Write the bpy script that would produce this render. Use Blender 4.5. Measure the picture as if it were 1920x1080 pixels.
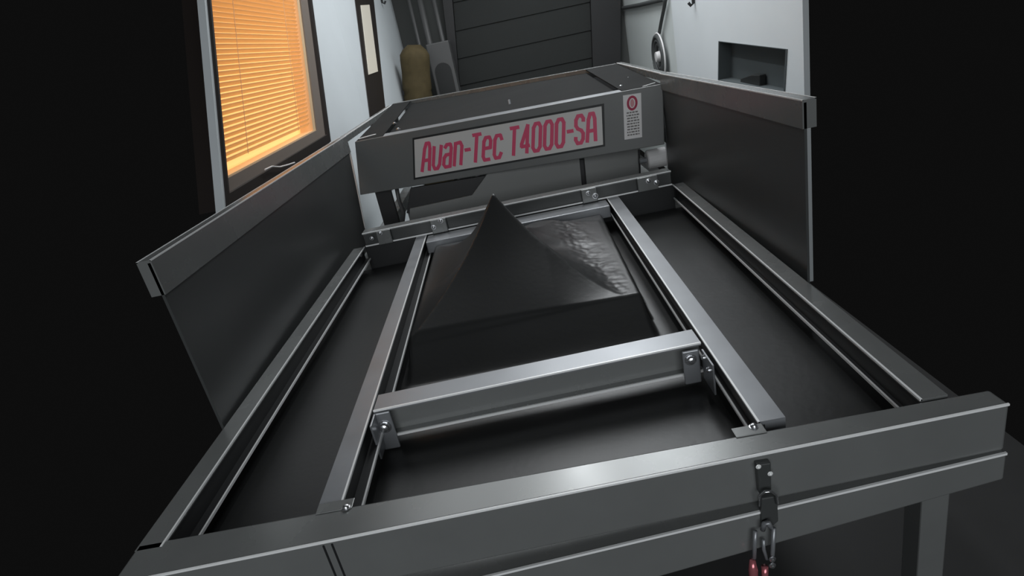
import bpy, bmesh, math, random
from mathutils import Vector, Matrix, noise
PI = math.pi
for o in list(bpy.data.objects): bpy.data.objects.remove(o, do_unlink=True)
S = bpy.context.scene
C = S.collection

# ------------------------------------------------------------------ camera
CAM = Vector((0.39741, -0.8176, 0.64684)); YAW, PIT, ROL, FPX = 0.04982, 0.37833, -0.21323, 1150.74
fw = Vector((-math.sin(YAW)*math.cos(PIT), math.cos(YAW)*math.cos(PIT), -math.sin(PIT)))
rr = Vector((math.cos(YAW), math.sin(YAW), 0)); uu = rr.cross(fw)
RI = math.cos(ROL)*rr + math.sin(ROL)*uu; UP = -math.sin(ROL)*rr + math.cos(ROL)*uu
cd = bpy.data.cameras.new('camera'); cam = bpy.data.objects.new('camera', cd); C.objects.link(cam)
cd.sensor_width = 36; cd.lens = FPX/1920*36; cd.clip_start = 0.02; cd.clip_end = 60
m3 = Matrix((RI, UP, -fw)).transposed()
cam.matrix_world = Matrix.Translation(CAM) @ m3.to_4x4()
S.camera = cam

# ------------------------------------------------------------------ world, exposure, lights
S.view_settings.view_transform = 'Standard'; S.view_settings.look = 'None'
S.view_settings.exposure = 0.0; S.view_settings.gamma = 1; S.view_settings.use_curve_mapping = False
w = bpy.data.worlds.new('world'); S.world = w; w.use_nodes = True
w.node_tree.nodes['Background'].inputs[0].default_value = (0.0042, 0.0042, 0.0042, 1)
w.node_tree.nodes['Background'].inputs[1].default_value = 1.0
def area(name, loc, aim, sx, sy, power, col):
    d = bpy.data.lights.new(name, 'AREA'); d.shape = 'RECTANGLE'; d.size = sx; d.size_y = sy; d.energy = power; d.color = col
    o = bpy.data.objects.new(name, d); C.objects.link(o); o.location = loc
    o.rotation_euler = (Vector(aim)-Vector(loc)).to_track_quat('-Z', 'Y').to_euler()
    return o
area('ceiling_tube_light', (0.45, 3.2, 2.3), (0.45, 3.2001, 0), 0.09, 2.7, 25, (0.95, 0.98, 1.0))
area('side_tube_light', (1.2, 4.2, 2.5), (1.2, 4.2001, 0), 0.6, 3.4, 58, (0.93, 0.97, 1.0))
area('front_fill_light', (0.3, -3.4, 1.3), (0.35, 2.2, 0.2), 3.2, 1.6, 80, (0.93, 0.97, 1.0))  # added fill from behind the camera, brightens faces turned to the viewer

area('overhead_fill_light', (0.1, 4.0, 3.2), (0.2, 2.6, 0), 2.8, 2.2, 42, (0.95, 0.98, 1.0))  # added broad unseen fill, high at the back, lifts the upward faces

# ------------------------------------------------------------------ materials
def mat(name, col, rough=0.5, metal=0.0, spec=0.5, nscale=0, namt=0.0, bump=0.0, bscale=60, emit=None, estr=0, coat=0):
    m = bpy.data.materials.new(name); m.use_nodes = True; nt = m.node_tree
    b = nt.nodes['Principled BSDF']
    b.inputs['Base Color'].default_value = (*col, 1); b.inputs['Roughness'].default_value = rough
    b.inputs['Metallic'].default_value = metal; b.inputs['Specular IOR Level'].default_value = spec
    b.inputs['Coat Weight'].default_value = coat
    tc = nt.nodes.new('ShaderNodeTexCoord')
    if namt:
        n = nt.nodes.new('ShaderNodeTexNoise'); n.inputs['Scale'].default_value = nscale; n.inputs['Detail'].default_value = 4
        nt.links.new(tc.outputs['Object'], n.inputs['Vector'])
        mx = nt.nodes.new('ShaderNodeMix'); mx.data_type = 'RGBA'
        nt.links.new(n.outputs['Fac'], mx.inputs[0])
        mx.inputs[6].default_value = (*[c*(1-namt) for c in col], 1); mx.inputs[7].default_value = (*[min(1, c*(1+namt)) for c in col], 1)
        nt.links.new(mx.outputs[2], b.inputs['Base Color'])
        mr = nt.nodes.new('ShaderNodeMapRange'); mr.inputs[3].default_value = max(0, rough-0.07); mr.inputs[4].default_value = min(1, rough+0.07)
        nt.links.new(n.outputs['Fac'], mr.inputs[0]); nt.links.new(mr.outputs[0], b.inputs['Roughness'])
    if bump:
        n2 = nt.nodes.new('ShaderNodeTexNoise'); n2.inputs['Scale'].default_value = bscale; n2.inputs['Detail'].default_value = 3
        nt.links.new(tc.outputs['Object'], n2.inputs['Vector'])
        bp = nt.nodes.new('ShaderNodeBump'); bp.inputs['Strength'].default_value = bump; bp.inputs['Distance'].default_value = 0.004
        nt.links.new(n2.outputs['Fac'], bp.inputs['Height']); nt.links.new(bp.outputs[0], b.inputs['Normal'])
    if emit:
        b.inputs['Emission Color'].default_value = (*emit, 1); b.inputs['Emission Strength'].default_value = estr
    return m
M = dict(
 frame=mat('grey_painted_steel', (0.195, 0.202, 0.200), 0.27, 0.30, 0.5, 9, 0.10),
 zinc=mat('zinc_steel', (0.25, 0.26, 0.275), 0.36, 0.45, 0.5, 14, 0.12),
 lip=mat('bright_steel_edge', (0.88, 0.89, 0.89), 0.35, 0.15),  # near-white, laid as thin strips along the edges
 web=mat('shaded_channel_web', (0.016, 0.017, 0.018), 0.5, 0.2),  # near black, carries the shade inside the channels
 panel=mat('grey_side_panel', (0.050, 0.053, 0.053), 0.34, 0.0, 0.5, 5, 0.08),
 cabin=mat('cabinet_grey_sheet', (0.21, 0.215, 0.21), 0.5, 0.0, 0.4, 4, 0.06),
 hood=mat('hood_enamel', (0.150, 0.156, 0.154), 0.38, 0.0, 0.5, 5, 0.06),
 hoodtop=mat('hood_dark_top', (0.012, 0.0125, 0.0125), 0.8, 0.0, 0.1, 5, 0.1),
 sheet=mat('black_plastic_sheet', (0.021, 0.0218, 0.0218), 0.36, 0.0, 0.32, 3, 0.15, 0.06, 70),
 bolt=mat('bright_bolt', (0.62, 0.63, 0.65), 0.22, 0.9),
 plate=mat('name_plate_silver', (0.60, 0.595, 0.58), 0.5, 0.0),
 red=mat('crimson_lettering', (0.66, 0.07, 0.16), 0.45),
 redlight=mat('pale_red_ink', (0.55, 0.25, 0.27), 0.5),
 white=mat('label_white', (0.72, 0.71, 0.71), 0.5),
 ink=mat('label_grey_ink', (0.17, 0.16, 0.155), 0.6),
 black=mat('black_border', (0.012, 0.013, 0.013), 0.5),
 wall=mat('white_painted_wall', (0.65, 0.69, 0.71), 0.7, 0, 0.3, 3, 0.04),
 wallfar=mat('pale_green_grey_wall', (0.60, 0.64, 0.63), 0.7, 0, 0.3, 3, 0.05),
 backwall=mat('dark_back_wall', (0.07, 0.073, 0.07), 0.7, 0, 0.3, 3, 0.1),
 roller=mat('dark_roller_door', (0.020, 0.022, 0.021), 0.6, 0, 0.3, 3, 0.15),
 darkframe=mat('dark_bronze_frame', (0.022, 0.017, 0.015), 0.45),
 taupe=mat('taupe_window_frame', (0.20, 0.165, 0.14), 0.5),
 cream=mat('cream_window_edge', (0.75, 0.52, 0.30), 0.5, emit=(0.9, 0.52, 0.25), estr=0.0),
 floor=mat('dark_concrete_floor', (0.030, 0.030, 0.030), 0.6, 0, 0.4, 6, 0.2),
 brown=mat('mustard_brown_canvas', (0.085, 0.065, 0.032), 0.8, 0, 0.2, 14, 0.35, 0.6, 12),
 grey=mat('mid_grey_metal', (0.10, 0.10, 0.10), 0.5, 0.2, 0.4, 8, 0.1),
 dark=mat('near_black_metal', (0.015, 0.015, 0.016), 0.5),
 rubber=mat('dark_hose_rubber', (0.07, 0.075, 0.075), 0.6),
 hatch=mat('hatch_grey', (0.075, 0.088, 0.092), 0.6, 0, 0.3, 5, 0.08),
 handle=mat('red_grip', (0.50, 0.16, 0.18), 0.2, 0.5),
 glow=mat('amber_lit_pane', (0.8, 0.45, 0.2), 0.5, emit=(1.0, 0.585, 0.185), estr=0.94),
 glow2=mat('lit_door_glass', (0.5, 0.5, 0.45), 0.2, emit=(0.62, 0.56, 0.46), estr=0.45),
)
bl = bpy.data.materials.new('translucent_amber_blind'); bl.use_nodes = True; nt = bl.node_tree; nt.nodes.clear()
ou = nt.nodes.new('ShaderNodeOutputMaterial'); tr = nt.nodes.new('ShaderNodeBsdfTranslucent'); df = nt.nodes.new('ShaderNodeBsdfDiffuse'); mx = nt.nodes.new('ShaderNodeMixShader')
tr.inputs[0].default_value = (0.97, 0.90, 0.76, 1); df.inputs[0].default_value = (0.80, 0.58, 0.36, 1); mx.inputs[0].default_value = 0.35
nt.links.new(tr.outputs[0], mx.inputs[1]); nt.links.new(df.outputs[0], mx.inputs[2]); nt.links.new(mx.outputs[0], ou.inputs[0]); M['blind'] = bl

# ------------------------------------------------------------------ measuring helpers: where a line of sight meets a real plane of the place
def ray(u, v): return fw + ((u-960)*RI - (v-540)*UP)/FPX
def onp(u, v, p, n):
    d = ray(u, v); n = Vector(n); return CAM + d*((Vector(p)-CAM).dot(n)/d.dot(n))
def onx(u, v, x): return onp(u, v, (x, 0, 0), (1, 0, 0))
def ony(u, v, y): return onp(u, v, (0, y, 0), (0, 1, 0))
def onz(u, v, z): return onp(u, v, (0, 0, z), (0, 0, 1))

# ------------------------------------------------------------------ object helpers
def empty(name, loc, label, cat, group=None):
    o = bpy.data.objects.new(name, None); o.empty_display_size = 0.05; C.objects.link(o); o.location = loc
    o['label'] = label; o['category'] = cat
    if group: o['group'] = group
    return o
bpy_up = bpy.context.view_layer.update
def obj(name, bm, m, parent=None, label=None, cat=None, kind=None, smooth=False, bevel=0, group=None):
    me = bpy.data.meshes.new(name); bmesh.ops.recalc_face_normals(bm, faces=bm.faces); bm.to_mesh(me); bm.free()
    me.materials.append(M[m] if isinstance(m, str) else m)
    o = bpy.data.objects.new(name, me); C.objects.link(o)
    if smooth:
        for p in me.polygons: p.use_smooth = True
    if bevel:
        b = o.modifiers.new('bevel', 'BEVEL'); b.width = bevel; b.segments = 2; b.limit_method = 'ANGLE'; b.angle_limit = 0.6
    if parent:
        o.parent = parent
        wl = Vector((0, 0, 0)); q = parent
        while q: wl += q.location; q = q.parent
        me.transform(Matrix.Translation(-wl))
    if label: o['label'] = label
    if cat: o['category'] = cat
    if kind: o['kind'] = kind
    if group: o['group'] = group
    return o
def hexa(bm, lo, hi):
    """closed solid from two rings of corner points"""
    a = [bm.verts.new(p) for p in lo]; b = [bm.verts.new(p) for p in hi]; n = len(a)
    bm.faces.new(a); bm.faces.new(b)
    for i in range(n): bm.faces.new((a[i], a[(i+1) % n], b[(i+1) % n], b[i]))
    return bm
def box(bm, x0, x1, y0, y1, z0, z1):
    return hexa(bm, [(x0, y0, z0), (x1, y0, z0), (x1, y1, z0), (x0, y1, z0)], [(x0, y0, z1), (x1, y0, z1), (x1, y1, z1), (x0, y1, z1)])
def sweep(bm, p0, p1, side, sec):
    """section [(sideways, up)...] swept from p0 to p1"""
    p0, p1, side = Vector(p0), Vector(p1), Vector(side)
    return hexa(bm, [p0+side*a+Vector((0, 0, b)) for a, b in sec], [p1+side*a+Vector((0, 0, b)) for a, b in sec])
def tube(bm, pts, r, n=10, closed=False):
    pts = [Vector(p) for p in pts]; rings = []
    N = len(pts)
    for i, p in enumerate(pts):
        a = pts[(i-1) % N] if (closed or i > 0) else p; b = pts[(i+1) % N] if (closed or i < N-1) else p
        t = (b-a).normalized(); s = t.cross(Vector((0.13, 0.21, 0.97)))
        if s.length < 0.1: s = t.cross(Vector((1, 0.1, 0)))
        s.normalize(); q = t.cross(s); rad = r[i] if isinstance(r, (list, tuple)) else r
        rings.append([bm.verts.new(p+s*math.cos(2*PI*k/n)*rad+q*math.sin(2*PI*k/n)*rad) for k in range(n)])
    for i in range(N if closed else N-1):
        A, B = rings[i], rings[(i+1) % N]
        for k in range(n): bm.faces.new((A[k], A[(k+1) % n], B[(k+1) % n], B[k]))
    if not closed: bm.faces.new(rings[0]); bm.faces.new(rings[-1])
    return bm
def dome_bolt(p, n, r, parent, name='bolt', m='bolt', hexhead=False):
    """bolt with washer and domed head, standing on a surface at p with normal n"""
    p, n = Vector(p), Vector(n).normalized(); bm = bmesh.new()
    prof = [(1.35, 0), (1.35, 0.18), (1.0, 0.2), (1.0, 0.55), (0.8, 0.85), (0.4, 1.02), (0.05, 1.05)]
    tube(bm, [p+n*b*r for a, b in prof], [a*r for a, b in prof], 14)
    return obj(name, bm, m, parent, smooth=False, bevel=0)
def quadplate(bm, cs, n, t):
    n = Vector(n).normalized(); return hexa(bm, [Vector(c) for c in cs], [Vector(c)+n*t for c in cs])
def line_ext(a, b, x):
    """point on line a-b at given x"""
    a, b = Vector(a), Vector(b); t = (x-a.x)/(b.x-a.x); return a+(b-a)*t

XL, XR = -0.345, 1.025            # inner faces of the two side panels
LEG = -0.95                        # floor level

# ================================================================== SETTING
bm = bmesh.new(); box(bm, -0.64, 1.9, -0.28, 7.0, LEG-0.05, LEG)
obj('floor', bm, 'floor', kind='structure')
def wall_ring(name, x, thick, outer, hole, m, frame_depth=None):
    """vertical wall in a plane of constant x with one four cornered opening; outer = y0,y1,z0,z1; hole = 4 points near-bottom, near-top, far-top, far-bottom"""
    y0, y1, z0, z1 = outer
    if not isinstance(y0, tuple): y0 = (y0, y0)
    O = [Vector((x, y0[0], z0)), Vector((x, y0[1], z1)), Vector((x, y1, z1)), Vector((x, y1, z0))]
    bm = bmesh.new(); T = Vector((thick, 0, 0))
    a = [bm.verts.new(p) for p in O]; b = [bm.verts.new(p) for p in hole]
    a2 = [bm.verts.new(p+T) for p in O]; b2 = [bm.verts.new(Vector(p)+T) for p in hole]
    for i in range(4):
        j = (i+1) % 4
        bm.faces.new((a[i], a[j], b[j], b[i])); bm.faces.new((a2[i], a2[j], b2[j], b2[i]))
        bm.faces.new((a[i], a[j], a2[j], a2[i])); bm.faces.new((b[i], b[j], b2[j], b2[i]))
    return obj(name, bm, m, kind='structure')
LW = -0.65
# window opening on the left wall (outer edge of its dark frame)
w_nb = onx(424, 392, LW); w_fb = onx(617, 266, LW); w_ft = onx(582, 0, LW); 
dirup = (w_ft-w_fb).normalized()
def up_to(p, z): return p+dirup*((z-p.z)/dirup.z)
ZT = 1.45
hole = [w_nb, up_to(w_nb, ZT), up_to(w_fb, ZT), w_fb]
wall_ring('wall_left', LW, -0.03, ((up_to(w_nb, LEG).y-0.02, up_to(w_nb, 1.62).y-0.02), 4.0, LEG, 1.62), hole, 'wall')
bm = bmesh.new(); box(bm, LW-0.12, LW, 4.001, 7.0, LEG, 1.62); obj('wall_left_far', bm, 'wall', kind='structure')
RW = 1.9
hc = [onx(u, v, RW) for u, v in ((1347, 150), (1348, 77), (1477, 92), (1472, 178))]
hole_r = [hc[3], hc[2], hc[1], hc[0]]
wall_ring('wall_right', RW, 0.03, (2.40, 4.70, LEG, 1.5), hole_r, 'wall')
bm = bmesh.new(); box(bm, RW+0.07, RW+0.25, 4.701, 7.0, LEG, 1.7); obj('wall_right_far', bm, 'wallfar', kind='structure')
bm = bmesh.new(); box(bm, LW-0.12, RW+0.25, 7.001, 7.1, LEG, 1.9); obj('wall_back', bm, 'backwall', kind='structure')

# roller door on the back wall with dark posts and stepped horizontal slats
def plumb(u0, v0, u1, v1, y):                     # door edge line at depth y, run from the floor to the top
    a, b = ony(u0, v0, y), ony(u1, v1, y); d = (a-b)/(a.z-b.z)
    return lambda z: (b+d*(z-b.z)).x
eL, eR = plumb(850, 0, 862, 150, 6.97), plumb(1108, 0, 1112, 115, 6.97)
bm = bmesh.new(); nS = 9; zz0 = LEG; hS = (1.75-LEG)/nS
for i in range(nS):
    z = zz0+i*hS+0.004; z2 = z+hS-0.008
    hexa(bm, [(eL(z), 6.99, z), (eR(z), 6.99, z), (eR(z), 6.95, z), (eL(z), 6.95, z)], [(eL(z2), 6.99, z2), (eR(z2), 6.99, z2), (eR(z2), 6.965, z2), (eL(z2), 6.965, z2)])
door = obj('door_1', bm, 'roller', kind='structure')
for name, A, B in (('trim_1', plumb(830, 0, 848, 150, 6.9), plumb(848, 0, 861, 150, 6.9)), ('trim_2', plumb(1107, 0, 1111, 115, 6.9), plumb(1163, 0, 1163, 115, 6.9))):
    bm = bmesh.new(); z, z2 = LEG, 1.75
    hexa(bm, [(A(z), 6.88, z), (B(z), 6.88, z), (B(z), 6.999, z), (A(z), 6.999, z)], [(A(z2), 6.88, z2), (B(z2), 6.88, z2), (B(z2), 6.999, z2), (A(z2), 6.999, z2)]); obj(name, bm, 'dark', kind='structure')

# ---- window 1: dark outer frame, taupe frame, cream bead, amber pane
win = bpy.data.objects.new('window_1', None); C.objects.link(win); win['kind'] = 'structure'; win.location = hole[0]
def ring_frame(bm, outer, inner, x0, x1):
    for i in range(4):
        j = (i+1) % 4
        cs = [outer[i], outer[j], inner[j], inner[i]]
        hexa(bm, [Vector((x0, c.y, c.z)) for c in cs], [Vector((x1, c.y, c.z)) for c in cs])
def inset(q, near, far, bot, top=0.05):
    nb, nt_, ft, fb = q
    B = (fb-nb).normalized()
    def z(p, d): return p+dirup*(d/dirup.z)
    return [z(nb+B*near, bot), z(nt_+B*near, -top), z(ft-B*far, -top), z(fb-B*far, bot)]
o0 = hole
o1 = inset(o0, 0.015, 0.050, 0.045); o2 = inset(o1, 0.012, 0.15, 0.045); o3 = inset(o2, 0.006, 0.05, 0.006)
bm = bmesh.new(); ring_frame(bm, o0, o1, LW-0.10, LW+0.012); obj('outer_frame', bm, 'darkframe', win)
bm = bmesh.new(); ring_frame(bm, o1, o2, LW-0.09, LW-0.004); obj('inner_frame', bm, 'taupe', win)
bm = bmesh.new(); ring_frame(bm, o2, o3, LW-0.085, LW-0.012); obj('glazing_bead', bm, 'cream', win)
bm = bmesh.new(); quadplate(bm, [Vector((LW-0.095, c.y, c.z)) for c in o2], (-1, 0, 0), 0.01); obj('pane', bm, 'glow', win)
# blind: slats close behind one another
bm = bmesh.new(); nb, ntp, ft, fb = o3
y_in0 = nb.y+0.01; zb = min(nb.z, fb.z)
Ls = (ZT-fb.z)
ns = 46
for i in range(ns):
    z = fb.z+0.03+i*(0.0205)
    if z > ZT-0.07: break
    A = up_to(nb, z); B = up_to(fb, z)
    A = A+Vector((0, 0.004, 0)); B = B-Vector((0, 0.012, 0))
    hexa(bm, [(LW-0.034, A.y, z), (LW-0.034, B.y, z), (LW-0.020, B.y, z+0.0150), (LW-0.020, A.y, z+0.0150)],
             [(LW-0.035, A.y, z+0.0008), (LW-0.035, B.y, z+0.0008), (LW-0.021, B.y, z+0.0158), (LW-0.021, A.y, z+0.0158)])
blind = obj('window_blind', bm, 'blind', label='amber lit slatted blind hanging inside the window on the left wall', cat='window blind')
bm = bmesh.new()
for t in (0.22, 0.8):
    A = nb.lerp(fb, t)+Vector((0.0, 0, 0)); tube(bm, [(LW-0.017, up_to(A, fb.z+0.03).y, fb.z+0.03), (LW-0.017, up_to(A, ZT-0.07).y, ZT-0.07)], 0.0012, 6)
obj('cord', bm, 'cream', blind)
# sill strip below the window
bm = bmesh.new(); s0 = onx(428, 402, LW); s1 = onx(560, 312, LW)
hexa(bm, [(LW, s0.y, s0.z-0.015), (LW+0.035, s0.y, s0.z-0.015), (LW+0.035, s1.y, s1.z-0.015), (LW, s1.y, s1.z-0.015)],
         [(LW, s0.y, s0.z+0.006), (LW+0.035, s0.y, s0.z+0.006), (LW+0.035, s1.y, s1.z+0.006), (LW, s1.y, s1.z+0.006)])
obj('window_sill', bm, 'taupe', win)
# cable draped at the sill
bm = bmesh.new(); pts = [onx(u, v, LW+0.03) for u, v in ((497, 318), (510, 312), (525, 313), (540, 309), (552, 305))]
tube(bm, pts, 0.0035, 8); obj('cable', bm, 'lip', label='thin pale cable lying on the dark ledge under the amber window', cat='cable')

# ---- door in the left wall further back, dark frame with a narrow lit glass
dq = [onx(u, v, LW+0.001) for u, v in ((694, 230), (661, -30), (697, -30), (723, 212))]
dq[0] = dq[0]+(dq[0]-dq[1])*0.5; dq[3] = dq[3]+(dq[3]-dq[2])*0.5
bm = bmesh.new(); quadplate(bm, dq, (1, 0, 0), 0.004); d2 = obj('door_2', bm, 'darkframe', kind='structure', bevel=0.004)
gq = [onx(u, v, LW+0.006) for u, v in ((691, 140), (676, 10), (692, 9), (708, 134))]
bm = bmesh.new(); quadplate(bm, gq, (1, 0, 0), 0.004); obj('door_glass', bm, 'glow2', d2)
def coathook(loc, name, label, ax):
    bm = bmesh.new(); p = Vector(loc); n = Vector(ax)
    tube(bm, [p+Vector((0, 0, 0.16)), p, p+n*0.02+Vector((0, 0, -0.012)), p+n*0.035+Vector((0, 0, 0.01))], 0.011, 8)
    return obj(name, bm, 'dark', label=label, cat='hook')
coathook(onx(717, 5, LW+0.012), 'wall_hook', 'small dark hook on the left wall just past the dark door', (1, 0, 0))
coathook(onx(1300, 6, RW-0.012), 'wall_hook', 'small dark hook high on the right wall above the hatch', (-1, 0, 0))

# ---- hatch in the right wall: grey lined recess
win2 = bpy.data.objects.new('window_2', None); C.objects.link(win2); win2['kind'] = 'structure'; win2.location = hc[0]
bm = bmesh.new(); X1 = RW+0.08
quadplate(bm, [Vector((X1, c.y, c.z)) for c in hc], (1, 0, 0), 0.02); obj('hatch_back', bm, 'hatch', win2)
bm = bmesh.new(); mid = sum(hc, Vector())/4
hin = [c+(mid-c)*0.03 for c in hc]
for i in range(4):
    j = (i+1) % 4; hexa(bm, [Vector((RW-0.004, c.y, c.z)) for c in (hc[i], hc[j], hin[j], hin[i])], [Vector((X1, c.y, c.z)) for c in (hc[i], hc[j], hin[j], hin[i])])
obj('hatch_lining', bm, 'hatch', win2)
bk = [onx(u, v, RW+0.035) for u, v in ((1388, 158), (1388, 148), (1408, 141), (1424, 141), (1424, 164))]
bm = bmesh.new(); quadplate(bm, bk, (1, 0, 0), 0.04); obj('black_case', bm, 'black', label='black case lying at the bottom of the hatch in the right wall', cat='case', bevel=0.004)

# ---- hose reel and pipes on the far right wall
FX = RW+0.07
hp = onx(1235, 106, FX-0.05)
reel = empty('hose_reel', hp, 'round grey hose reel mounted on the far part of the right wall', 'hose reel')
bm = bmesh.new(); R0 = 0.18
for k, (rad, dx, t) in enumerate(((R0, 0.0, 0.022), (R0-0.036, 0.004, 0.02), (R0-0.068, 0.01, 0.018))):
    tube(bm, [hp+Vector((dx, math.cos(a)*rad, math.sin(a)*rad)) for a in [2*PI*i/40 for i in range(40)]], t, 10, True)
obj('hose_coil', bm, 'rubber', reel, smooth=True)
bm = bmesh.new(); tube(bm, [hp+Vector((-0.030, 0, 0)), hp+Vector((-0.028, 0, 0)), hp+Vector((0.02, 0, 0)), hp+Vector((0.048, 0, 0))], [0.02, 0.045, 0.05, 0.06], 20)
obj('hub', bm, 'white', reel, smooth=False)
bm = bmesh.new(); tube(bm, [hp+Vector((0.004, math.cos(a)*(R0+0.028), math.sin(a)*(R0+0.028))) for a in [2*PI*i/40 for i in range(40)]], 0.008, 8, True)
obj('rim', bm, 'white', reel, smooth=True)
bm = bmesh.new(); pts = [onx(u, v, FX-0.03) for u, v in ((1236, 62), (1240, 40), (1244, 20), (1248, 0), (1250, -40))]
tube(bm, pts, 0.016, 10); obj('supply_pipe', bm, 'rubber', label='grey pipe dropping down the far right wall to the hose reel', cat='pipe')
bm = bmesh.new(); pts = [onx(u, v, FX-0.02) for u, v in ((1168, 15), (1200, 9), (1245, -2))]
tube(bm, pts, 0.02, 10); obj('horizontal_conduit', bm, 'rubber', label='grey conduit running level along the top of the far right wall', cat='pipe')

# ---- clutter at the back left
by_ = lambda u, v, y: ony(u, v, y)
a = by_(783, 176, 6.0)
bm = bmesh.new(); tp = by_(776, 84, 6.0); rad0 = 0.15
prof = []
for i in range(11):
    t = i/10; p = a.lerp(tp, t) - Vector((0, 0, 0)); prof.append((p, rad0*(1.0 if t < 0.85 else (1-(t-0.85)/0.15*0.55))*(1+0.02*math.sin(t*11))))
btm = Vector((a.x+(a.x-tp.x)*0.0, 6.0, LEG))
prof = [(btm, rad0*1.1)]+prof
tube(bm, [p for p, r in prof], [r for p, r in prof], 18)
obj('canvas_roll', bm, 'brown', label='upright mustard brown canvas roll standing against the left wall at the back', cat='roll', smooth=True)
for k, (u, r, m, lab) in enumerate(((776, 0.020, 'grey', 'leftmost grey upright pipe in the dark back left corner'), (796, 0.035, 'grey', 'thick grey upright pipe directly above the mustard canvas roll'), (822, 0.026, 'grey', 'rightmost grey upright pipe behind the grey cabinet'))):
    p = by_(u, 40, 6.75); bm = bmesh.new(); tube(bm, [(p.x, 6.75, LEG), (p.x, 6.75, 1.6)], r, 12)
    obj('upright_pipe', bm, m, label=lab, cat='pipe', smooth=True, group='upright pipes in the back left corner')
cl = by_(806, 120, 6.3); cr = by_(848, 110, 6.3); ct = by_(826, 78, 6.3).z
cab = empty('grey_cabinet', ((cl.x+cr.x)/2, 6.3, LEG), 'dark grey cabinet with an arched black opening beside the roller door', 'cabinet')
bm = bmesh.new(); box(bm, cl.x, cr.x, 6.3, 6.6, LEG, ct); obj('body', bm, 'grey', cab, bevel=0.01)
bm = bmesh.new(); cxm = (cl.x+cr.x)/2+0.0; wv = (cr.x-cl.x)*0.36; zt = by_(826, 118, 6.3).z
arc = [Vector((cxm-wv, 6.299, LEG+0.05))]+[Vector((cxm-wv*math.cos(PI*i/12), 6.299, zt-wv+wv*math.sin(PI*i/12))) for i in range(13)]+[Vector((cxm+wv, 6.299, LEG+0.05))]
quadplate(bm, arc, (0, -1, 0), 0.006); obj('opening', bm, 'black', cab)

# ================================================================== FORMING MACHINE
mach = empty('forming_machine', (0.34, 0.8, LEG), 'grey steel vacuum forming machine frame with tall side panels filling the foreground', 'machine')
# --- side panels (arms) with folded top rail and bright end edge
def side_panel(x, sgn, y0, yend_top, yend_bot, ztop, band, yback, zback, xtop=None):
    """x inner face; sgn +1 means the panel body lies towards +x"""
    t = 0.006
    xt = x if xtop is None else xtop
    bm = bmesh.new()
    q = [Vector((x, y0, -0.10)), Vector((x, y0, 0.0)), Vector((xt, y0, ztop-0.006)), Vector((xt, yend_top, ztop-0.006)), Vector((x, yend_bot, 0.0)), Vector((x, yend_bot, -0.10))]
    hexa(bm, q, [p+Vector((sgn*t, 0, 0)) for p in q])
    P = obj('side_panel', bm, 'panel', mach)
    bm = bmesh.new()                                # folded top rail, box section
    sweep(bm, (xt-sgn*0.003, y0, ztop), (xt-sgn*0.003, yend_top, ztop), (sgn, 0, 0), [(0, 0), (0.030, 0), (0.030, -band), (0, -band)])
    sweep(bm, (xt+sgn*0.002, yend_top, ztop), (xt+sgn*0.002, yback, zback), (sgn, 0, 0), [(0, 0), (0.025, 0), (0.025, -0.03), (0, -0.03)])
    R = obj('top_rail', bm, 'frame', P)
    bm = bmesh.new()
    for k in (0.0, 0.0275): sweep(bm, (xt-sgn*0.0035, y0, ztop+0.0006), (xt-sgn*0.0035, yend_top, ztop+0.0006), (sgn, 0, 0), [(k, 0), (k+0.003, 0), (k+0.003, -0.003), (k, -0.003)])
    sweep(bm, (xt+sgn*0.001, yend_top, ztop+0.0006), (xt+sgn*0.001, yback, zback+0.0006), (sgn, 0, 0), [(0, 0), (0.004, 0), (0.004, -0.004), (0, -0.004)])
    obj('rail_edge', bm, 'lip', R, label='bright edge')
    bm = bmesh.new(); d = Vector((0, 0.008, 0))
    q = [Vector((x-sgn*0.001, yend_bot, -0.02)), Vector((xt-sgn*0.001, yend_top, ztop-band)), Vector((xt+sgn*0.014, yend_top, ztop-band)), Vector((x+sgn*0.014, yend_bot, -0.02))]
    hexa(bm, q, [p+d for p in q]); obj('end_edge', bm, 'lip', P, label='bright end edge')
    return P
side_panel(XL, -1, 0.34, 2.07, 1.93, 0.392, 0.075, 3.48, 0.40)
side_panel(XR, 1, 0.53, 1.74, 1.78, 0.405, 0.062, 2.66, 0.418)

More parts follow.
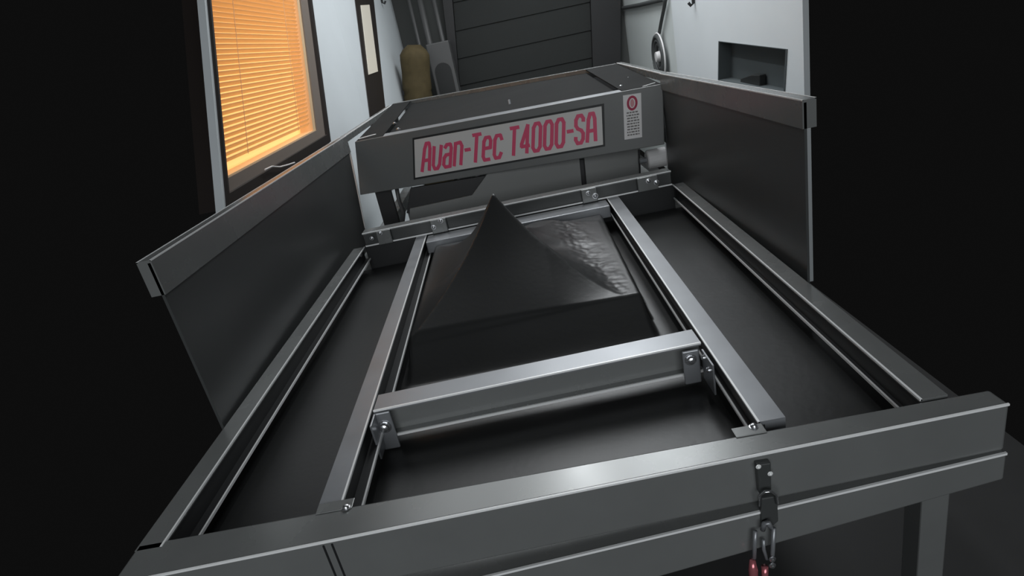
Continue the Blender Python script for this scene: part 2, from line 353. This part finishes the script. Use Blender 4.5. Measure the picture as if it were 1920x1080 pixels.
def channel(name, p0, p1, side, w, h, lip_t=0.004, m_top='frame', web_m='web', web_in=0.010, label=None, lower_out=0.0, lipm='lip'):
    """C channel: p0-p1 is the top outer edge on the open side; side points to the closed side"""
    p0, p1 = Vector(p0), Vector(p1)
    s = Vector(side)
    bm = bmesh.new()
    sec = [(0.0, 0), (w, 0), (w, -h), (-lower_out, -h), (-lower_out, -h+lip_t), (web_in, -h+lip_t), (web_in, -0.007), (0.0, -0.007)]
    a = [bm.verts.new(p0+s*x+Vector((0, 0, z))) for x, z in sec]; b = [bm.verts.new(p1+s*x+Vector((0, 0, z))) for x, z in sec]
    bm.faces.new(a); bm.faces.new(b)
    for i in range(8): bm.faces.new((a[i], a[(i+1) % 8], b[(i+1) % 8], b[i]))
    o = obj(name, bm, m_top, mach, label=label)
    bm = bmesh.new()   # web liner; the near-black material paints in the channel's inner shade
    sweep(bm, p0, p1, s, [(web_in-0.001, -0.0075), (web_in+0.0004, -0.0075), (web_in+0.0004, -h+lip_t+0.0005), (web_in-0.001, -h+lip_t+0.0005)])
    sweep(bm, p0, p1, s, [(-lower_out+0.003, -h+lip_t+0.0002), (web_in-0.0012, -h+lip_t+0.0002), (web_in-0.0012, -h+lip_t+0.001), (-lower_out+0.003, -h+lip_t+0.001)])  # floor strip on the lower flange, shade put into its colour
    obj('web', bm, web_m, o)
    bm = bmesh.new()   # thin near-white strips along both flange edges
    sweep(bm, p0, p1, s, [(-0.0016, 0.0008), (0.0022, 0.0008), (0.0022, -0.0030), (-0.0016, -0.0030)])
    sweep(bm, p0, p1, s, [(-lower_out-0.0012, -h+lip_t+0.0006), (-lower_out+0.0025, -h+lip_t+0.0006), (-lower_out+0.0025, -h-0.0004), (-lower_out-0.0012, -h-0.0008)])
    obj('flange_edge', bm, lipm, o, label='bright edge')
    return o
# outer long rails
channel('side_rail', (-0.2985, -0.02, 0), (-0.268, 1.56, 0), (-1, 0, 0), 0.046, 0.055, label=None, lower_out=0.010)
channel('side_rail', (0.953, 0.0, 0), (0.984, 1.56, 0), (1, 0, 0), 0.042, 0.058)
# inner long rails
il0, il1 = Vector((0.003, 0.0, 0)), Vector((-0.011, 1.553, 0))
ir0, ir1 = Vector((0.7025, 0.018, 0)), Vector((0.7215, 1.553, 0))
channel('inner_rail', il0, il1, (-1, 0, 0), 0.041, 0.055, m_top='zinc', lower_out=0.012)
channel('inner_rail', ir0, ir1, (1, 0, 0), 0.044, 0.055, m_top='zinc')
# cross bar between the inner rails
cA, cB = Vector((0.006, 0.281, 0.0)), Vector((0.699, 0.306, 0.0))
channel('cross_bar', cA, cB, (0, 1, 0), 0.062, 0.070, m_top='zinc', web_m='frame', web_in=0.02)
# back beam across the whole frame, standing on the inner rails
channel('back_beam', (-0.262, 1.556, 0.056), (0.982, 1.556, 0.056), (0, 1, 0), 0.06, 0.056, m_top='frame', web_m='panel', web_in=0.012, lipm='lip')
bm = bmesh.new()
box(bm, -0.005, 0.715, 1.455, 1.545, -0.05, -0.003); obj('window_end_strip', bm, 'zinc', mach, bevel=0.003)

bm = bmesh.new(); box(bm, -0.27, 0.99, 1.572, 1.578, -0.107, -0.001); obj('back_plate', bm, 'web', mach)

# --- front beam, lower beam
FZ = -0.088
bb0, bb1 = onz(418, 993, 0), onz(1504, 789, 0); bb1.y = max(bb1.y, 0.0)
fb0, fb1 = onz(444, 1049, 0), onz(1504, 835.6, 0)
bk_l, bk_r = line_ext(bb0, bb1, XL), line_ext(bb0, bb1, XR+0.03)
fr_l, fr_r = line_ext(fb0, fb1, XL), line_ext(fb0, fb1, XR+0.03)
bk_l.y = bk_r.y = -0.006
bm = bmesh.new(); n = (fr_r-fr_l).cross(Vector((0, 0, 1))).normalized()
lo = [onp(764, 1080, fr_l, n), onp(1504, 924, fr_l, n)]
zl = lambda x, a, b: a.z+(b.z-a.z)*(x-a.x)/(b.x-a.x)
dz = lambda p, z: Vector((p.x, p.y, z))
FBL, FBR = zl(XL, *lo), zl(XR+0.03, *lo)
hexa(bm, [dz(bk_l, FBL), dz(bk_r, FBR), dz(fr_r, FBR), dz(fr_l, FBL)], [bk_l, bk_r, fr_r, fr_l])
fbeam = obj('front_beam', bm, 'frame', mach, bevel=0.004)
bm = bmesh.new(); sweep(bm, fr_l, fr_r, (0, -1, 0), [(-0.0025, 0.0005), (0.0006, 0.0002), (0.0006, -0.0030), (-0.0025, -0.001)])
obj('front_edge', bm, 'lip', fbeam, label='bright edge')
lt = [onp(1000, 1049, fr_l, n), onp(1504, 929, fr_l, n)]; lb = [onp(1222, 1080, fr_l, n), onp(1504, 1000, fr_l, n)]
def P(x, f): 
    q = line_ext(fr_l, fr_r, x); return Vector((x, q.y-0.006, f))
TL, TR, BL, BR = zl(XL, *lt), zl(XR+0.03, *lt), zl(XL, *lb), zl(XR+0.03, *lb)
bm = bmesh.new()
f = [P(XL, TL-0.006), P(XR+0.03, TR-0.006)]; g = [P(XL, BL), P(XR+0.03, BR)]
back = Vector((0, 0.07, 0))
hexa(bm, [g[0], g[1], g[1]+back, g[0]+back], [f[0], f[1], f[1]+back, f[0]+back])
lbeam = obj('lower_beam', bm, 'frame', mach, bevel=0.003)
bm = bmesh.new(); sweep(bm, f[0], f[1], (0, -1, 0), [(-0.003, 0.0005), (0.0012, 0.0005), (0.0012, -0.0035), (-0.003, -0.002)])
obj('lower_edge', bm, 'lip', lbeam, label='bright edge')
for u in (612, 628):
    a = onp(u, 1036-(u-612)*0.19, fr_l, n); bm = bmesh.new(); box(bm, a.x-0.0012, a.x+0.0012, a.y-0.0022, a.y+0.002, FBL+0.002, -0.006); obj('weld_seam', bm, 'web', fbeam)
# side members of the lower frame and legs
for x in (XL-0.02, XR-0.03):
    bm = bmesh.new(); box(bm, x, x+0.06, -0.01, 3.2, -0.17, -0.108); obj('lower_side_beam', bm, 'frame', mach, bevel=0.003)
bm = bmesh.new(); box(bm, XL+0.041, XR-0.031, 1.78, 1.84, -0.17, -0.11); obj('lower_cross_beam', bm, 'dark', mach, bevel=0.003)
for x in (XL-0.015, XR-0.025):
    for y in (0.05, 3.1):
        bm = bmesh.new(); box(bm, x, x+0.05, y, y+0.05, LEG, -0.17); L = obj('leg', bm, 'frame', mach, bevel=0.003)
        bm = bmesh.new(); box(bm, x-0.02, x+0.07, y-0.02, y+0.07, LEG, LEG+0.012); obj('foot_plate', bm, 'dark', L)

# rail end plates lying on the back edge of the front beam, one bolt each
for u0, u1, v0, v1, bu, bv in ((588, 668, 968, 955, 649, 952), (1371, 1440, 812, 798, 1411, 797)):
    a, b = onz(u0, v0, 0), onz(u1, v1, 0)
    bm = bmesh.new(); box(bm, a.x+0.003, b.x-0.008, -0.012, 0.012, 0.0003, 0.0018); pl = obj('end_plate', bm, 'frame', mach, bevel=0.001)
    p = onz(bu, bv, 0.0018); p.y = min(p.y, 0.006); dome_bolt(p, (0, 0, 1), 0.0055, pl)
# brackets at the ends of the cross bar
def bracket(x0, x1, y, z0, z1, xs, xw, bolts_f, bolts_s, sgn):
    bm = bmesh.new(); box(bm, x0, x1, y-0.006, y, z0, z1)
    b = obj('corner_bracket', bm, 'zinc', mach, bevel=0.003)
    if xw:
        bm = bmesh.new(); box(bm, min(xs, xs+sgn*0.004), max(xs, xs+sgn*0.004), y-xw, y-0.007, z0+0.01, z1); obj('bracket_wing', bm, 'zinc', b, bevel=0.001)
    for x, z, r in bolts_f: dome_bolt((x, y-0.006, z), (0, -1, 0), r, b)
    for yy, z, r in bolts_s: dome_bolt((xs+sgn*0.004, yy, z), (sgn, 0, 0), r, b)
    return b
bracket(-0.008+0.012, 0.040, 0.280, -0.096, -0.004, 0.006, 0.05, [(0.021, -0.038, 0.0110)], [], 1)
bracket(0.655, 0.690, 0.296, -0.085, -0.006, 0.698, 0.075, [(0.671, -0.026, 0.0095)], [(0.275, -0.018, 0.0055), (0.245, -0.030, 0.0055)], -1)
# brackets on the back beam
def bb(u0, u1, bl, z0=-0.002, z1=0.054):
    x0, x1 = ony(u0, 400, 1.55).x, ony(u1, 400, 1.55).x
    bm = bmesh.new(); box(bm, x0, x1, 1.545, 1.557, z0, z1); b = obj('corner_bracket', bm, 'frame', mach, bevel=0.003)
    for u, v, r in bl:
        p = ony(u, v, 1.545); p.z = min(max(p.z, z0+0.006), z1-0.006); dome_bolt(p, (0, -1, 0), r, b)
bb(694, 722, [(712, 437, 0.0075), (697, 447, 0.006)])
bb(802, 833, [(826, 414, 0.0075), (813, 426, 0.007)])
bb(1096, 1125, [(1103, 362, 0.007), (1116, 367, 0.0085)])
bb(1202, 1240, [(1216, 339, 0.008), (1231, 342, 0.008)])
p = onx(684, 468, -0.27); dome_bolt((-0.277, 1.50, -0.012), (1, 0, 0), 0.0075, mach)

# --- toggle latch on the front beam
lx = 0.664
def LP(u, v, off=0.0):
    return onp(u, v, fr_l+Vector((0, -0.012-off, 0)), n)
latch = bpy.data.objects.new('toggle_latch', None); C.objects.link(latch); latch.parent = mach
latch.location = Vector((lx, -0.08, -0.05))-mach.location; latch['label'] = 'steel toggle latch with red tipped handle'
bm = bmesh.new(); quadplate(bm, [LP(1419, 872), LP(1446, 868), LP(1447, 922), LP(1424, 927)], (0, 1, 0), 0.012); obj('upper_plate', bm, 'panel', latch, bevel=0.002)
bm = bmesh.new(); quadplate(bm, [LP(1428, 935), LP(1458, 930), LP(1460, 978), LP(1445, 990), (LP(1428, 985))], (0, 1, 0), 0.012); obj('lower_plate', bm, 'panel', latch, bevel=0.002)
bm = bmesh.new(); tube(bm, [LP(1425, 948, .002), LP(1425, 929, .008), LP(1434, 922, .012), LP(1446, 921, .012), LP(1456, 928, .008), LP(1457, 944, .002)], 0.0022, 8); obj('bail', bm, 'bolt', latch, smooth=True)
for k, (u, v) in enumerate(((1422, 875), (1444, 888))):
    dome_bolt(LP(u, v), (0, -1, 0), 0.003, latch, name='rivet', m='lip')
bm = bmesh.new(); tube(bm, [LP(1430, 993, .004), LP(1433, 982, .008), LP(1440, 979, .01), LP(1446, 990, .006)], 0.0042, 8); obj('knuckle', bm, 'zinc', latch, smooth=True)
bm = bmesh.new(); tube(bm, [LP(1416, 996, .006), LP(1415, 1020, .008), LP(1414, 1046, .008)], 0.0036, 8); tube(bm, [LP(1451, 990, .006), LP(1449, 1030, .008), LP(1447, 1060, .008)], 0.0036, 8)
tube(bm, [LP(1431, 1012, .004), LP(1432, 1030, .004), LP(1438, 1048, .006)], 0.003, 8); obj('lever', bm, 'zinc', latch, smooth=True)
bm = bmesh.new(); tube(bm, [LP(1411, 1050, .01), LP(1412, 1068, .012), LP(1413, 1095, .012)], [0.0045, 0.0075, 0.0075], 12); tube(bm, [LP(1434, 1062, .01), LP(1434, 1095, .012)], 0.0055, 12); obj('grip', bm, 'handle', latch, smooth=True, label='red grip')
for u, v in ((1448, 1048), (1448, 1060)): dome_bolt(LP(u, v, 0.012), (0, -1, 0), 0.0042, latch, name='rivet')

# ================================================================== BLACK SHEET stretched over a peaked mould
Z0 = -0.100; ZB = -0.025; H = 0.262; AP = Vector((0.311, 1.0))
foot = [Vector(p) for p in ((0.030, 0.640), (0.606, 0.660), (0.520, 1.43), (0.030, 1.47))]
boxq = [Vector(p) for p in ((0.030, 0.662), (0.648, 0.660), (0.672, 1.43), (0.030, 1.448))]
def radial(p, poly):
    d = p-AP; L = d.length
    if L < 1e-6: return 0
    best = None
    for i in range(4):
        a, b = poly[i], poly[(i+1) % 4]; e = b-a
        den = d.x*e.y-d.y*e.x
        if abs(den) < 1e-9: continue
        t = ((a.x-AP.x)*e.y-(a.y-AP.y)*e.x)/den; s = ((a.x-AP.x)*d.y-(a.y-AP.y)*d.x)/den
        if t > 0 and -1e-4 <= s <= 1+1e-4: best = t if best is None else min(best, t)
    return 1/best if best else 9
def inside(p):
    m = 9
    for i in range(4):
        a, b = boxq[i], boxq[(i+1) % 4]; e = (b-a).normalized(); m = min(m, e.x*(p.y-a.y)-e.y*(p.x-a.x))
    return m
def height(x, y):
    p = Vector((x, y)); m = inside(p)
    k = max(0, min(1, (m+0.022)/0.024)); k = k*k*(3-2*k) if k < 1 else 1
    yf = 0.661                                     # the sheet runs off the front edge in a long slope
    if y < yf and 0.012 < x < 0.665:
        kx = min(1, (x-0.012)/0.02, (0.665-x)/0.018); kx = max(0, kx); kx = kx*kx*(3-2*kx)
        q = max(0, min(1, (y-0.53)/(yf-0.53))); k = max(k, kx*(q**1.15)*0.98)
    z = Z0+(ZB-Z0)*k
    if m > -0.03:
        rdl = radial(p, foot)
        if rdl < 1:
            d = p-AP; L = math.sqrt((d.x/0.30)**2+(d.y/0.40)**2)
            base = (1-rdl)
            fr = max(0.0, -d.y/(d.length+1e-6))**1.5 if d.y < 0 else 0.0
            if d.x > 0.12: fr *= max(0.25, 1-(d.x-0.12)/0.2)
            bk = max(0.0, math.cos(an_-0.75))**2 if -0.4 < (an_ := math.atan2(d.y, d.x)) < 2.0 else 0.0
            hgt = (1-fr)*((1-bk)*(0.62*base**1.55+0.38*base**3.2)+bk*(0.22*base**1.3+0.78*base**5.0))+fr*(0.80*base**1.02+0.20*base**3.5)
            z += H*hgt
            # tension folds on the right flank
            an = math.atan2(d.y, d.x)
            if -0.9 < an < 1.3:
                fol = math.sin(an*9.0+0.6)*0.004*math.sin(PI*min(1, rdl))*(1-abs(an-0.2)/1.3)
                z += fol
        # low ridge from the peak to the far right corner of the mould, steep on its right side
        e = Vector((0.150, 0.43)); L2 = e.length; e = e/L2; dd = p-AP; al = dd.dot(e); sd = dd.x*e.y-dd.y*e.x
        if al > 0:
            wd = 0.16 if sd > 0 else 0.10
            z += (0.040-0.014*min(1, al/L2))*math.exp(-(sd/wd)**2)*min(1, al/0.20)*(1 if al < L2-0.03 else max(0, 1-(al-L2+0.03)/0.04))*(1 if m > 0.02 else max(0, m/0.02))
        if m > 0.02 and x > 0.4:
            nz = noise.noise(Vector((x*22, y*18, 3.1)))*0.3+noise.noise(Vector((x*60, y*45, 1.7)))*0.35+noise.noise(Vector((x*120, y*110, 6.7)))*0.12
            band = math.exp(-((rdl-0.98)/0.20)**2)
            z += nz*0.0055*band*max(0, min(1, (x-0.40-max(0, 0.85-y)*0.9)/0.08))
    return z
bm = bmesh.new(); nx, ny = 300, 330; xa, xb, ya, yb = -0.335, 1.012, 0.0, 1.56
grid = []
for j in range(ny+1):
    y = ya+(yb-ya)*j/ny
    grid.append([bm.verts.new((xa+(xb-xa)*i/nx, y, height(xa+(xb-xa)*i/nx, y))) for i in range(nx+1)])
for j in range(ny):
    for i in range(nx): bm.faces.new((grid[j][i], grid[j][i+1], grid[j+1][i+1], grid[j+1][i]))
sh = obj('plastic_sheet', bm, 'sheet', label='black plastic sheet in the frame drawn up over a mould into one sharp peak', cat='plastic sheet', smooth=True)
so = sh.modifiers.new('thickness', 'SOLIDIFY'); so.thickness = 0.0015; so.offset = -1

# ================================================================== HEATER HOOD
hood = empty('heater_hood', (0.34, 2.6, 0.3), 'dark grey heater hood with red lettered name plate between the side panels', 'hood')
hp0, hp1 = Vector((-0.335, 2.06, 0)), Vector((1.018, 1.735, 0)); hn = (hp1-hp0).cross(Vector((0, 0, 1))).normalized()
if hn.y > 0: hn = -hn
HQ = lambda u, v, off=0: onp(u, v, hp0+hn*off, hn)
TLh, TRh, BRh, BLh = HQ(665, 266), HQ(1243, 157), HQ(1246, 271), HQ(675, 366)
bm = bmesh.new(); quadplate(bm, [BLh, BRh, TRh, TLh], -hn, 0.012); obj('front_panel', bm, 'hood', hood, bevel=0.003)
# top: flange strips, recessed dark sheet
bL, bR = Vector((-0.335, 3.5, 0.408)), Vector((1.018, 2.65, 0.418))
top = [TLh+Vector((0.004, 0.004, 0)), TRh+Vector((-0.004, 0.004, 0)), bR, bL]
bm = bmesh.new()
def T(s, t):  # s across, t depth
    return top[0].lerp(top[1], s).lerp(top[3].lerp(top[2], s), t)
def strip(bm, s0, s1, t0, t1, th=0.006):
    q = [T(s0, t0), T(s1, t0), T(s1, t1), T(s0, t1)]; hexa(bm, q, [p+Vector((0, 0, -th)) for p in q])
strip(bm, 0.10, 0.885, 0, 0.055); obj('front_flange', bm, 'zinc', hood, bevel=0.001)
for s0, s1 in ((0, 0.098), (0.887, 1)):
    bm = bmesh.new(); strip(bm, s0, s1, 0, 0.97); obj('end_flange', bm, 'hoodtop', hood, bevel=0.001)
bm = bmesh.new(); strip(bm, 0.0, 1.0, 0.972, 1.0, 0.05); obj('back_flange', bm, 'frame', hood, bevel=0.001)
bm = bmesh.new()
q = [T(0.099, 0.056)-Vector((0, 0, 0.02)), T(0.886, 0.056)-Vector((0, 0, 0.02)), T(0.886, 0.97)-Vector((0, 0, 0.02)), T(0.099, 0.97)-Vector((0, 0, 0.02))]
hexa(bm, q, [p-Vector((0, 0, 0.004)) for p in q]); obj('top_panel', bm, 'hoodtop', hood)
for u, v in ((740, 232), (747, 243), (1178, 148), (1164, 163)):
    p = onp(u, v, top[0], (top[1]-top[0]).cross(top[3]-top[0])); dome_bolt(p, (0, 0, 1), 0.008, hood, name='screw')
for u0, v0, u1, v1 in ((672, 261, 705, 252), (1205, 163, 1228, 156)):
    nrm = (top[1]-top[0]).cross(top[3]-top[0]); a, b = onp(u0, v0, top[0], nrm), onp(u1, v1, top[0], nrm)
    bm = bmesh.new(); tube(bm, [a, b], 0.0035, 8); obj('hinge_pin', bm, 'lip', hood)
bm = bmesh.new(); a = onp(955, 190, top[0], (top[1]-top[0]).cross(top[3]-top[0])); tube(bm, [a-Vector((0, 0, 0.016)), a+Vector((0.0, 0.02, 0.004))], 0.006, 8); obj('lifting_pin', bm, 'zinc', hood)
# side cheeks of the hood
for A, B in ((TLh, bL), (TRh, bR)):
    bm = bmesh.new(); zb0, zb1 = (BLh.z if A is TLh else BRh.z), 0.20
    sg = -1 if A is TRh else 1
    q = [Vector((A.x, A.y+0.013, zb0)), Vector((A.x, A.y+0.013, A.z-0.008)), Vector((B.x, B.y, B.z-0.052)), Vector((B.x, B.y, zb1))]
    hexa(bm, q, [p+Vector((sg*0.006, 0, 0)) for p in q]); obj('side_cheek', bm, 'panel', hood)
# name plate
pl = [HQ(779, 333, .001), HQ(1131, 271, .001), HQ(1128, 199, .001), HQ(777, 262, .001)]
def grow(q, px_):
    c = sum(q, Vector())/4; e1 = (q[1]-q[0]).normalized(); e2 = (q[3]-q[0]).normalized()
    return [q[0]-e1*px_-e2*px_, q[1]+e1*px_-e2*px_, q[2]+e1*px_+e2*px_, q[3]-e1*px_+e2*px_]
bm = bmesh.new(); quadplate(bm, grow(pl, 0.009), hn, 0.0015); npl = obj('name_plate', bm, 'black', hood, label='silver plate with black border reading Avan-Tec T4000-SA in red', bevel=0.0005)
bm = bmesh.new(); quadplate(bm, [p+hn*0.0016 for p in pl], hn, 0.001); obj('plate_face', bm, 'plate', npl)
tq = [HQ(793, 322), HQ(1118, 264), HQ(1116, 210), HQ(795, 268)]
GL = {'A': [[(0, 0), (.12, .8), (.3, 1), (.7, 1), (.88, .8), (1, 0)], [(.1, .38), (.9, .38)]],
 'v': [[(0, .82), (.06, .15), (.3, 0), (.7, 0), (.94, .15), (1, .82)]],
 'a': [[(.08, .72), (.3, .82), (.8, .82), (.95, .68), (.95, 0)], [(.95, .45), (.3, .45), (.05, .34), (.05, .1), (.3, 0), (.95, 0)]],
 'n': [[(.05, 0), (.05, .82)], [(.05, .8), (.7, .82), (.95, .68), (.95, 0)]],
 '-': [[(.0, .5), (1, .5)]],
 'T': [[(0, .99), (1, .99)], [(.5, 1), (.5, 0)]],
 'e': [[(.05, .43), (.95, .43), (.95, .68), (.75, .82), (.25, .82), (.05, .68), (.05, .14), (.25, 0), (.9, 0)]],
 'c': [[(.95, .66), (.75, .82), (.25, .82), (.05, .68), (.05, .14), (.25, 0), (.75, 0), (.95, .16)]],
 '4': [[(.75, 0), (.75, 1), (.05, .35), (.05, .25), (1, .25)]],
 '0': [[(.05, .14), (.05, .86), (.28, 1), (.72, 1), (.95, .86), (.95, .14), (.72, 0), (.28, 0), (.05, .14)]],
 'S': [[(.95, .8), (.95, .88), (.72, 1), (.28, 1), (.05, .86), (.05, .66), (.28, .54), (.72, .46), (.95, .34), (.95, .14), (.72, 0), (.28, 0), (.05, .14), (.05, .22)]]}
bm = bmesh.new(); cx = 0.0; words = 'Avan-Tec T4000-SA'; adv = {' ': 0.62, '-': 0.95}; kk = 0
tot = sum(adv.get(c, 1.46) for c in words)-0.46
LH = (tq[3]-tq[0]).length; LWd = (tq[1]-tq[0]).length
for ch in words:
    wch = 0.6 if ch == '-' else 1.0
    for pl_ in GL.get(ch, []):
        pts = []
        for gx, gy in pl_:
            S_ = (cx+gx*wch)/tot; gy2 = 0.03+gy*0.94
            pts.append(tq[0].lerp(tq[1], S_+(gy-0.5)*0.006).lerp(tq[3].lerp(tq[2], S_+(gy-0.5)*0.006), gy2))
        for p0, p1 in zip(pts, pts[1:]):
            d = (p1-p0).normalized(); sd = d.cross(hn).normalized()*0.0076; e = d*0.004
            q = [p0-sd-e, p0+sd-e, p1+sd+e, p1-sd+e]; kk = (kk+1) % 6; hexa(bm, [p+hn*0.0038 for p in q], [p+hn*(0.0044+kk*0.0002) for p in q])
    cx += adv.get(ch, 1.46)
obj('lettering', bm, 'red', npl)
# warning label
wq = [HQ(1171, 262, .001), HQ(1204, 257, .001), HQ(1202, 174, .001), HQ(1168, 179, .001)]
bm = bmesh.new(); quadplate(bm, wq, hn, 0.0012); wl_ = obj('warning_label', bm, 'white', hood, label='white warning label with red oval symbol')
e1 = (wq[1]-wq[0]); e2 = (wq[3]-wq[0]); W_ = lambda s, t, o=0.0013: wq[0]+e1*s+e2*t+hn*o
def ellip(cs, ct, rs, rt, n_=28): return [(cs+rs*math.cos(2*PI*i/n_), ct+rt*math.sin(2*PI*i/n_)) for i in range(n_)]
bm = bmesh.new(); A = [bm.verts.new(W_(s, t, .0022)) for s, t in ellip(.5, .80, .30, .165)]; B = [bm.verts.new(W_(s, t, .0022)) for s, t in ellip(.5, .80, .17, .11)]
for i in range(28): bm.faces.new((A[i], A[(i+1) % 28], B[(i+1) % 28], B[i]))
r = bmesh.ops.solidify(bm, geom=bm.faces[:], thickness=0.0006); obj('symbol_ring', bm, 'red', wl_)
bm = bmesh.new(); A = [W_(s, t, .0013) for s, t in ellip(.5, .80, .11, .09)]; hexa(bm, A, [p+hn*0.0006 for p in A]); obj('symbol_centre', bm, 'redlight', wl_)
bm = bmesh.new(); random.seed(3)
for k in range(9):
    t = 0.58-k*0.063; s = 0.16+random.random()*0.05
    while s < 0.82:
        d = 0.06+random.random()*0.13; e = min(0.86, s+d)
        q = [W_(s, t), W_(e, t), W_(e, t+0.032), W_(s, t+0.032)]; hexa(bm, q, [p+hn*0.0005 for p in q]); s = e+0.035
obj('small_print', bm, 'ink', wl_)

# ================================================================== THINGS BELOW THE HOOD
# grey back cabinet whose face shows between hood and back beam
YC = 1.95
cabq = lambda u, v: ony(u, v, YC)
rear = empty('machine_base_cabinet', (0.4, 2.2, LEG), 'grey sheet steel base cabinet showing in the gap under the heater hood', 'cabinet')
def flat(name, pts, y, m, parent, th=0.02, label=None, bevel=0.002):
    q = [ony(u, v, y) for u, v in pts]; bm = bmesh.new(); quadplate(bm, q, (0, 1, 0), th); return obj(name, bm, m, parent, bevel=bevel, label=label)
flat('left_face', [(768, 470), (768, 392), (885, 366), (918, 320), (1086, 292), (1096, 400)], YC, 'cabin', rear)
flat('right_face', [(1105, 400), (1093, 270), (1194, 250), (1200, 350), (1200, 400)], YC, 'cabin', rear)
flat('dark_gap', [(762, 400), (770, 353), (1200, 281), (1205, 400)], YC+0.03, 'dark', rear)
bm = bmesh.new(); box(bm, -0.14, 0.93, 2.005, 2.5, LEG, -0.03); obj('body', bm, 'cabin', rear, bevel=0.004)
pst = empty('support_post', (-0.2, 1.9, LEG), 'black upright post under the left end of the heater hood', 'post')
q0, q1 = ony(714, 400, 2.13), ony(744, 400, 2.13)
bm = bmesh.new(); box(bm, q0.x, q1.x, 2.13, 2.16, LEG, 0.16); obj('post', bm, 'dark', pst, bevel=0.003)
bm = bmesh.new(); box(bm, q0.x-0.02, q1.x+0.02, 2.11, 2.18, LEG, LEG+0.01); obj('foot', bm, 'dark', pst)
bm = bmesh.new(); tube(bm, [ony(743, 350, 2.10), ony(748, 375, 2.10), ony(757, 400, 2.10), ony(752, 440, 2.10)], 0.010, 10)
obj('curved_strut', bm, 'grey', label='short curved grey strut beside the black post under the hood', cat='strut', smooth=True)
rl = empty('roller', ony(1226, 297, 1.95), 'pale grey roller end under the right end of the heater hood', 'roller')
c0 = ony(1212, 300, 1.9); bm = bmesh.new()
tube(bm, [c0, c0+Vector((0.005, 0, 0)), c0+Vector((0.085, 0, 0)), c0+Vector((0.09, 0, 0))], [0.035, 0.042, 0.042, 0.035], 24); obj('drum', bm, 'white', rl, smooth=False, bevel=0.001)
bm = bmesh.new(); tube(bm, [c0-Vector((0.03, 0, 0)), c0], 0.012, 12); obj('axle', bm, 'zinc', rl)
